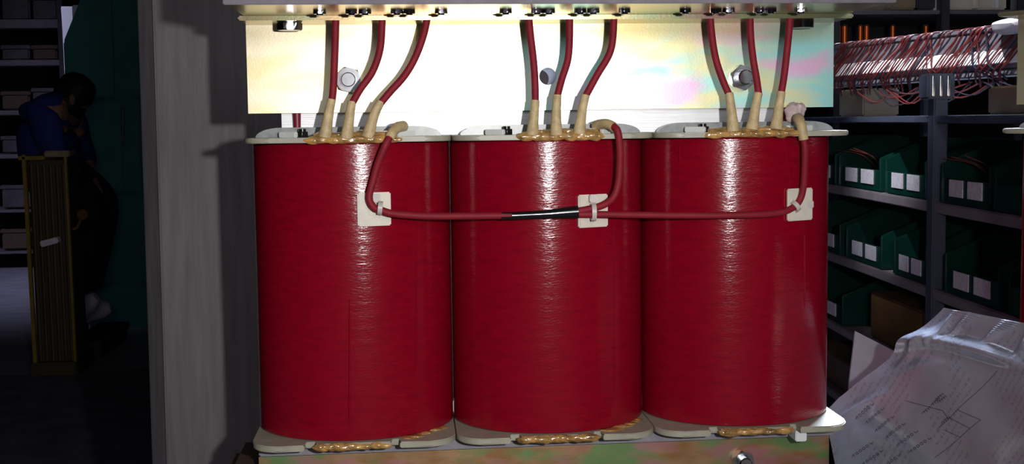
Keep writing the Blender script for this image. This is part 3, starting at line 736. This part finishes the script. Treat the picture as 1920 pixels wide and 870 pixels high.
for xa, xb, m_, lb in ((1672, 1722, 'cardboard', 'dark brown carton on the top shelf, left of the pale cartons'), (1723, 1759, 'rackdark', 'nearly black box on the top shelf between brown and beige cartons'), (1781, 1831, 'palebox', 'beige carton with a pale mark on the top shelf'), (1836, 1893, 'palebox', 'beige carton with a shiny white strip on the top shelf at right')):
    bm = NB(); p, q = at(xa, 18, uy), at(xb, -40, uy); box(bm, (p.x, uy+.01, p.z+.001), (q.x, uy+.25, q.z), .004)
    t = obj('carton', bm, M[m_], loc=((p.x+q.x)/2, uy+.12, p.z)); setp(t, lb, 'box')
    if xa == 1836:
        bm = NB(); p, q = at(1868, 15, uy), at(1875, -40, uy); box(bm, (p.x, uy+.004, p.z), (q.x, uy+.0105, q.z), .001); o = obj('strip', bm, M['white'], t, label='glossy white strip')
    if xa == 1777:
        bm = NB(); p, q = at(1790, 9, uy), at(1801, 3, uy); box(bm, (p.x, uy+.008, p.z), (q.x, uy+.0105, q.z), .001); o = obj('sticker', bm, M['label'], t, label='small white sticker')
sp_lab = ['leftmost', 'second from left', 'third from left', 'fourth from left', 'fifth from left', 'rightmost']
for k, (x, w_) in enumerate(((1586, 9), (1598, 10), (1628, 8), (1640, 9), (1690, 8), (1753, 8))):
    p = at(x, 90, uy); r_ = (at(x+w_, 60, uy)-at(x, 60, uy)).x*.5
    t = thing('wire_spool', sp_lab[k]+' of the upright copper wire spools under the upper shelf', 'spool', (p.x, uy+.05, p.z), group='copper wire spools')
    zt_ = at(x, 46, uy).z
    bm = NB(); cyl(bm, (p.x, uy+.05, p.z+.004), (p.x, uy+.05, zt_), r_, 24); obj('winding', bm, M['copper'], t, label='orange copper winding')
    for z in (p.z, zt_):
        bm = NB(); cyl(bm, (p.x, uy+.05, z), (p.x, uy+.05, z+.004), r_*1.25, 24, bev=.001); obj('rim', bm, M['rackdark'], t)

# ------------------------------------------------------------------ LEFT BACKGROUND
# dark green cabinet with chamfered left side
gz = 5.65
prof = [(165, -40), (118, 78), (121, 150), (146, 380), (158, 590), (203, 684)]
GP = [far(x, y, gz) for x, y in prof]; gY = GP[3].y
GP = [at(x, y, gY) for x, y in prof]
gxr = at(330, 300, gY).x; gtop = at(165, -40, gY).z
gb = ground(230, 684)
pts = GP + [Vector((gxr, gY, GP[-1].z)), Vector((gxr, gY, gtop))]
gc = thing('green_cabinet', 'large dark green machine cabinet with chamfered corners behind the seated person', 'cabinet', ((GP[2].x+gxr)/2, gY+.2, 0))
bm = NB(); prism(bm, pts, (0, .45, 0), bev=.01); gbody = obj('body', bm, M['green'], gc)
bm = NB(); box(bm, (GP[-1].x+.05, gY+.03, 0), (gxr-.02, gY+.42, GP[-1].z+.01), .005); obj('plinth', bm, M['rackdark'], gc)
def gpan(x0, y0, x1, y1):
    bm = NB(); p, q = at(x0, y1, gY), at(x1, y0, gY); box(bm, (p.x, gY-.012, p.z), (q.x, gY+.005, q.z), .004); return bm
for a in ((168, -30, 211, 183), (215, -30, 262, 183), (150, 190, 228, 362), (232, 190, 262, 362), (165, 368, 275, 530), (172, 536, 285, 660)):
    obj('panel', gpan(*a), M['green'], gc)
p, q = at(232, 200, gY), at(232, 268, gY); bm = NB(); tube(bm, [p+Vector((0, -.02, 0)), q+Vector((0, -.02, 0))], .006, 10, smooth=False)
box(bm, p-Vector((.006, .02, .006)), p+Vector((.006, 0, .006))); box(bm, q-Vector((.006, .02, .006)), q+Vector((.006, 0, .006))); obj('handle', bm, M['shelfgrey'], gc, label='thin grey pull handle')
# white panel filling the pale sliver beside the cabinet
wz = 6.5
bm = NB(); Yw = far(125, 60, wz).y
prism(bm, [at(114, 12, Yw), at(118, 78, Yw), at(121, 152, Yw), at(150, 152, Yw), at(150, 12, Yw)], (0, .03, 0), bev=.003)
p = at(118, 40, Yw); box(bm, (p.x+.055, Yw-.01, p.z-.02), (p.x+.14, Yw+.02, p.z+.09), .004, mi=1)
for x in (p.x+.02, p.x+.10): box(bm, (x-.012, Yw+.005, 0), (x+.012, Yw+.028, p.z-.2), .002, mi=1)
setp(obj('white_panel', bm, [M['white'], M['greycarton']], loc=(p.x, Yw, 0)), 'narrow white panel just visible beside the top of the green cabinet', 'board')
# storage rack far left
lz = 8.0; lY = far(50, 200, lz).y
def L_(x, y): return at(x, y, lY)
lr = thing('storage_rack', 'dim storage rack with horizontal beams at the far upper left', 'shelving', (L_(0, 300).x, lY, 0))
for x in (113, -130):
    bm = NB(); p, q = L_(x-5, 0), L_(x+5, 0); box(bm, (p.x, lY-.03, 0), (q.x, lY+.6, 2.6), .004); obj('post', bm, M['rackdark'], lr)
shelves = [(36, 54), (112, 125), (206, 218), (288, 300), (392, 402), (470, 480)]
for ya1, yb1 in shelves:
    bm = NB(); p, q = L_(-135, yb1), L_(113, ya1); box(bm, (p.x, lY, p.z), (q.x, lY+.6, q.z), .004); obj('beam', bm, M['shelfgrey'], lr)
names = ['low grey box', 'wide grey box', 'tall grey box', 'dark brown box']
where = ['on the top beam', 'on the second beam', 'on the third beam', 'on the fourth beam', 'on the fifth beam', 'on the lowest beam']
for si, (ya1, yb1) in enumerate(shelves):
    gap = 62
    for bi, (xa, xb) in enumerate(((-90, -8), (0, 50), (58, 102))):
        h = random.uniform(.45, .75)*gap
        p, q = L_(xa, ya1), L_(xb, ya1-h); bm = NB(); box(bm, (p.x, lY+.05, p.z), (q.x, lY+.5, q.z), .01)
        box(bm, (p.x-.01, lY+.045, q.z-.03), (q.x+.01, lY+.505, q.z), .005)
        if bi == 0: bm.free(); continue
        setp(obj('storage_box', bm, M['greycarton'] if (si+bi) % 3 else M['darkcard'], loc=((p.x+q.x)/2, lY+.25, p.z)), 'dim storage box '+where[si]+(' of the far left rack, at the photo edge' if bi == 1 else ' of the far left rack, beside its dark post'), 'box', 'boxes in the far left rack')
# yellow machine frame
fz = 4.55; fY = far(85, 500, fz).y
def fr_(x, y): return at(x, y, fY)
fg = thing('yellow_frame', 'tall yellow metal frame around a dark winding in front of the seated person', 'machine', (fr_(90, 690).x, fY+.15, 0))
def bar(bm, xa, xb, yt, yo=0.0, zb=0.0, w=None):
    p, q = fr_(xa, yt), fr_(xb, yt); pb = fr_(xa+20, 690)
    box(bm, (p.x, fY+yo, zb), (q.x, fY+yo+(w or (q.x-p.x)), p.z), .003)
def lean(xt, xb, w, yt, yo=0.0):
    a, b = fr_(xt, yt), fr_(xb, 692); bm = NB()
    prism(bm, [Vector((a.x, fY+yo, a.z)), Vector((a.x+w, fY+yo, a.z)), Vector((b.x+w, fY+yo, 0)), Vector((b.x, fY+yo, 0))], (0, .02, 0), bev=.002); return bm
for xt, xb, w, yt, yo in ((43, 66, .014, 290, -.02), (33, 56, .010, 300, .22), (122, 142, .010, 292, -.02), (98, 118, .010, 370, .02)):
    obj('upright', lean(xt, xb, w, yt, yo), M['yellow'], fg, label='yellow upright bar')
bm = NB(); a, b = fr_(50, 300), fr_(122, 300); a2, b2 = fr_(70, 690), fr_(141, 690)
prism(bm, [Vector((a.x, fY+.01, a.z)), Vector((b.x, fY+.01, b.z)), Vector((b2.x, fY+.01, .02)), Vector((a2.x, fY+.01, .02))], (0, .18, 0), bev=.006)
for k in range(6):
    t = (k+.5)/6; pa = a.lerp(b, t); pb = a2.lerp(b2, t); tube(bm, [Vector((pa.x, fY+.012, pa.z-.02)), Vector((pb.x, fY+.012, .04))], .008, 8, smooth=False)
obj('winding_block', bm, M['brownpanel'], fg, label='dark brown ribbed winding')
bm = NB(); p, q = fr_(87, 294), fr_(134, 282); box(bm, (p.x, fY-.03, p.z), (q.x, fY+.06, q.z), .004); obj('top_plate', bm, M['cardboard'], fg, label='pale tan top plate')
bm = NB(); p, q = fr_(36, 300), fr_(86, 292); box(bm, (p.x, fY-.02, p.z), (q.x, fY+.24, q.z), .003); obj('top_rail', bm, M['yellow'], fg)
bm = NB(); p, q = fr_(62, 696), fr_(146, 676); box(bm, (p.x, fY-.025, 0), (q.x, fY+.24, q.z), .003); obj('base_rail', bm, M['brownpanel'], fg)
bm = NB(); c = fr_(98, 452); xf = Matrix.Translation(c+Vector((0, -.03, 0))) @ Matrix.Rotation(-.25, 4, 'Y'); box(bm, (-.035, -.015, -.012), (.035, .03, .012), .004, xf=xf); obj('clamp', bm, M['shoe'], fg, label='pale grey clamp')
bm = NB(); c = fr_(156, 402); cyl(bm, c+Vector((0, -.02, 0)), c+Vector((0, .01, 0)), .022, 20, bev=.004); tube(bm, [c, fr_(145, 425), fr_(137, 430)], .006, 8); obj('knob', bm, M['orangebox'], fg, label='ochre knob on a short arm')

# ------------------------------------------------------------------ PERSON seated behind the frame, hunched towards the right
hz = 5.08; hY = far(130, 300, hz).y
def J(x, y, d=0.0): p = at(x, y, hY); p.y += d; return p
def skin(name, joints, edges, material, parent, sub=2, root=0):
    me = bpy.data.meshes.new(name); inv = world_of(parent).inverted(); bm = NB(); lay = bm.verts.layers.skin.verify(); vs = []
    for k, j in enumerate(joints):
        v = bm.verts.new(inv @ j[0]); r_ = j[1]; v[lay].radius = r_ if isinstance(r_, tuple) else (r_, r_); v[lay].use_root = (k == root); vs.append(v)
    for p, q in edges: bm.edges.new((vs[p], vs[q]))
    bm.to_mesh(me); bm.free(); me.materials.append(material)
    o = bpy.data.objects.new(name, me); C.objects.link(o); o.parent = parent
    o.modifiers.new('Skin', 'SKIN').use_smooth_shade = True
    s = o.modifiers.new('Sub', 'SUBSURF'); s.levels = 1; s.render_levels = sub
    return o
per = thing('person', 'person in a blue work jacket and dark trousers sitting hunched beside the yellow frame', 'person', tuple(Vector((J(120, 690).x, hY, 0))))
pelv = J(112, 335, .0)
# body: one continuous skinned figure (head, trunk, arms with hands, legs)
jt = [(pelv, (.15, .13)), (J(92, 285, 0), (.14, .12)), (J(92, 235, 0), (.15, .13)), (J(112, 205, 0), (.10, .09)), (J(128, 196, 0), (.055, .055)), (J(142, 184, -.01), (.075, .085)), (J(146, 172, -.01), (.07, .08))]
ed = [(0, 1), (1, 2), (2, 3), (3, 4), (4, 5), (5, 6)]
def chain(start, pts):
    prev = start
    for p, r_ in pts: jt.append((p, r_)); ed.append((prev, len(jt)-1)); prev = len(jt)-1
    return prev
for sd in (-1, 1):
    d_ = sd*.17
    k = chain(3, [(J(108, 212, d_), .07), (J(118, 262, d_*1.15), .052), (J(138, 300, d_*1.1), .045), (J(150, 322, d_*.7), .036), (J(166, 342, d_*.45), .026), (J(173, 350, d_*.4), (.034, .018))])
    for f_ in range(4):
        o_ = (f_-1.5)*.017; L_f = (.9, 1.05, 1.0, .8)[f_]
        chain(k, [(J(177, 353, d_*.4+o_), .010), (J(177+6*L_f, 360, d_*.4+o_), .009), (J(177+6*L_f, 360+6*L_f, d_*.4+o_), .008)])
    chain(k, [(J(171, 346, d_*.4-.03), .010), (J(175, 344, d_*.4-.045), .009)])
    h = chain(0, [(J(122, 342, sd*.10), .10), (J(184, 366 + (0 if sd < 0 else 8), sd*.13), .068), (J(166, 470, sd*.12), .058), (J(150, 560, sd*.11), .040), (J(146, 588, sd*.11), .042), (J(178, 566 if sd < 0 else 590, sd*.12), .032)])
body = skin('body', jt, ed, M['skin'], per)
# clothes follow the body
jt2 = [(pelv, (.165, .15)), (J(90, 285, 0), (.16, .14)), (J(90, 232, 0), (.17, .15)), (J(110, 204, 0), (.125, .115)), (J(125, 198, 0), (.082, .082))]; ed2 = [(0, 1), (1, 2), (2, 3), (3, 4)]
for sd in (-1, 1):
    d_ = sd*.175; n0 = len(jt2)
    for p, r_ in ((J(107, 211, d_), .085), (J(117, 262, d_*1.15), .068), (J(137, 299, d_*1.1), .058), (J(148, 319, d_*.75), .050)): jt2.append((p, r_))
    ed2 += [(3, n0), (n0, n0+1), (n0+1, n0+2), (n0+2, n0+3)]
skin('jacket', jt2, ed2, M['bluecloth'], per)['label'] = 'blue work jacket'
jt3 = [(pelv, (.17, .155)), (J(108, 318, 0), (.165, .15))]; ed3 = [(0, 1)]
for sd in (-1, 1):
    n0 = len(jt3)
    for p, r_ in ((J(122, 343, sd*.10), .115), (J(185, 367 + (0 if sd < 0 else 8), sd*.13), .083), (J(166, 470, sd*.12), .074), (J(151, 560, sd*.11), .060)): jt3.append((p, r_))
    ed3 += [(0, n0), (n0, n0+1), (n0+1, n0+2), (n0+2, n0+3)]
skin('trousers', jt3, ed3, M['darkcloth'], per)['label'] = 'dark work trousers'
bm = NB(); blob(bm, J(142, 172, .0), (.088, .098, .085), 3, .05); blob(bm, J(134, 190, .0), (.07, .09, .085), 3, .06); obj('hair', bm, M['hair'], per, label='short dark hair')
bm = NB(); blob(bm, J(160, 186, -.01), (.016, .012, .018), 2, .0); obj('nose', bm, M['skin'], per); bm = NB(); blob(bm, J(146, 187, -.09), (.014, .010, .026), 2, .0); obj('ear', bm, M['skin'], per)
for sd in (-1, 1):
    bm = NB(); a = J(129, 602, sd*.11); b = J(195, 549 if sd < 0 else 585, sd*.12)
    tube(bm, [a, a.lerp(b, .35)+Vector((0, 0, .012)), a.lerp(b, .7)+Vector((0, 0, .004)), b], [.045, .056, .050, .044, .024], 14, flat=.9)
    obj('shoe', bm, M['shoe'], per, label='pale grey work shoe')
bm = NB(); tube(bm, [J(127, 224, -.17), J(136, 236, -.175), J(144, 246, -.16)], .008, 8); obj('strap', bm, M['orangebox'], per, label='thin orange strap')
# the seat and a dark crate under the feet
st = thing('stool', 'dark work stool under the seated person', 'stool', (pelv.x, hY, 0)); zs_ = pelv.z-.185
bm = NB(); cyl(bm, (pelv.x, hY, zs_-.04), (pelv.x, hY, zs_), .10, 28, bev=.01); obj('seat', bm, M['black'], st)
for k in range(4):
    a_ = PI/4+k*PI/2; bm = NB(); tube(bm, [Vector((pelv.x+.07*math.cos(a_), hY+.11*math.sin(a_), zs_-.03)), Vector((pelv.x+.08*math.cos(a_), hY+.16*math.sin(a_), 0))], .014, 10, smooth=False); obj('leg', bm, M['black'], st)
fb = J(150, 622); t = thing('crate', 'black crate under the feet of the seated person', 'crate', (fb.x, hY, 0))
bm = NB(); box(bm, (fb.x+.025, hY-.24, 0), (fb.x+.15, hY+.24, fb.z), .006); obj('crate_body', bm, M['rackdark'], t)
bm = NB(); box(bm, (fb.x+.018, hY-.25, fb.z-.03), (fb.x+.16, hY+.25, fb.z), .006); obj('rim', bm, M['rackdark'], t)

# ------------------------------------------------------------------ ROOM
def struct(name, lo, hi, m):
    bm = NB(); box(bm, lo, hi); o = obj(name, bm, m, smooth=False); o['kind'] = 'structure'; return o
RX0, RX1, RY0, RY1, RH = -5.0, 2.6, -3.0, 9.6, 3.6
struct('floor', (RX0, RY0, -.1), (RX1, RY1, 0), M['concrete'])
struct('ceiling', (RX0, RY0, RH), (RX1, RY1, RH+.1), M['wallp'])
struct('wall_back', (RX0, RY1, 0), (RX1, RY1+.1, RH), M['wallp']); struct('wall_front', (RX0, RY0-.1, 0), (RX1, RY0, RH), M['wallp'])
struct('wall_left', (RX0-.1, RY0, 0), (RX0, RY1, RH), M['wallp']); struct('wall_right', (RX1, RY0, 0), (RX1+.1, RY1, RH), M['wallp'])
e = ground(40, 706)
bm = NB(); prism(bm, [Vector((RX0+.4, -2.6, .001)), Vector((1.9, -2.6, .001)), Vector((1.9, e.y+.14, .001)), Vector((RX0+.4, e.y-.16, .001))], (0, 0, .012), bev=.004)
setp(obj('unlit_floor_sheet', bm, M['mat'], loc=(-1, 1, 0)), 'large dark sheet standing in for the unlit near floor at lower left', 'mat')  # dark sheet added where the near floor lies outside the daylight

# ------------------------------------------------------------------ LIGHT
def lamp(name, kind, loc, energy, col=(1, 1, 1), size=.05, aim=None, **kw):
    l = bpy.data.lights.new(name, kind); l.energy = energy; l.color = col
    if kind == 'AREA': l.size = size; l.shape = kw.get('shape', 'SQUARE'); 
    else: l.shadow_soft_size = size
    if kind == 'AREA' and 'size_y' in kw: l.shape = 'RECTANGLE'; l.size_y = kw['size_y']
    if kind == 'SPOT': l.spot_size = kw.get('spot', 1.0); l.spot_blend = kw.get('blend', .5)
    if 'spread' in kw: l.spread = kw['spread']
    o = bpy.data.objects.new(name, l); C.objects.link(o); o.location = loc
    if aim is not None: o.rotation_euler = (Vector(aim)-Vector(loc)).to_track_quat('-Z', 'Y').to_euler()
    return o
fl = CAM + RT*.15 + UP*.045
lamp('camera_flash', 'SPOT', fl, 34, (1, .98, .97), .012, aim=at(700, 190, 0), spot=1.5, blend=1.0)
# daylight from a high window at the right rear
lamp('rear_window', 'AREA', (1.35, 2.1, 2.9), 60, (.72, .82, 1), .9, aim=(.35, .0, .8), size_y=.9, spread=1.2)
lamp('front_fill', 'AREA', (.35, -2.85, 1.75), 11, (.95, .97, 1), 1.6, aim=(.05, 0, 1.0), size_y=.8)  # added fill behind the camera, lifts the shadows on the clamp plate
lamp('back_daylight', 'AREA', (-2.9, 4.5, 3.3), 9, (.66, .66, 1), 1.0, aim=(-2.4, 6.4, .4), size_y=1.6, spread=1.0)
lamp('trunk_fill_spot', 'SPOT', (-.45, .1, 3.3), 700, (.93, .95, 1), .05, aim=far(1735, 96, 1.95), spot=.17, blend=.6)  # added narrow spot to brighten the strip on the cable trunk
w = bpy.data.worlds.new('world'); bpy.context.scene.world = w; w.use_nodes = True
w.node_tree.nodes['Background'].inputs[0].default_value = (.5, .5, .7, 1); w.node_tree.nodes['Background'].inputs[1].default_value = .05
vs = bpy.context.scene.view_settings
vs.view_transform = 'Standard'; vs.look = 'None'; vs.exposure = 0; vs.gamma = 1; vs.use_curve_mapping = False
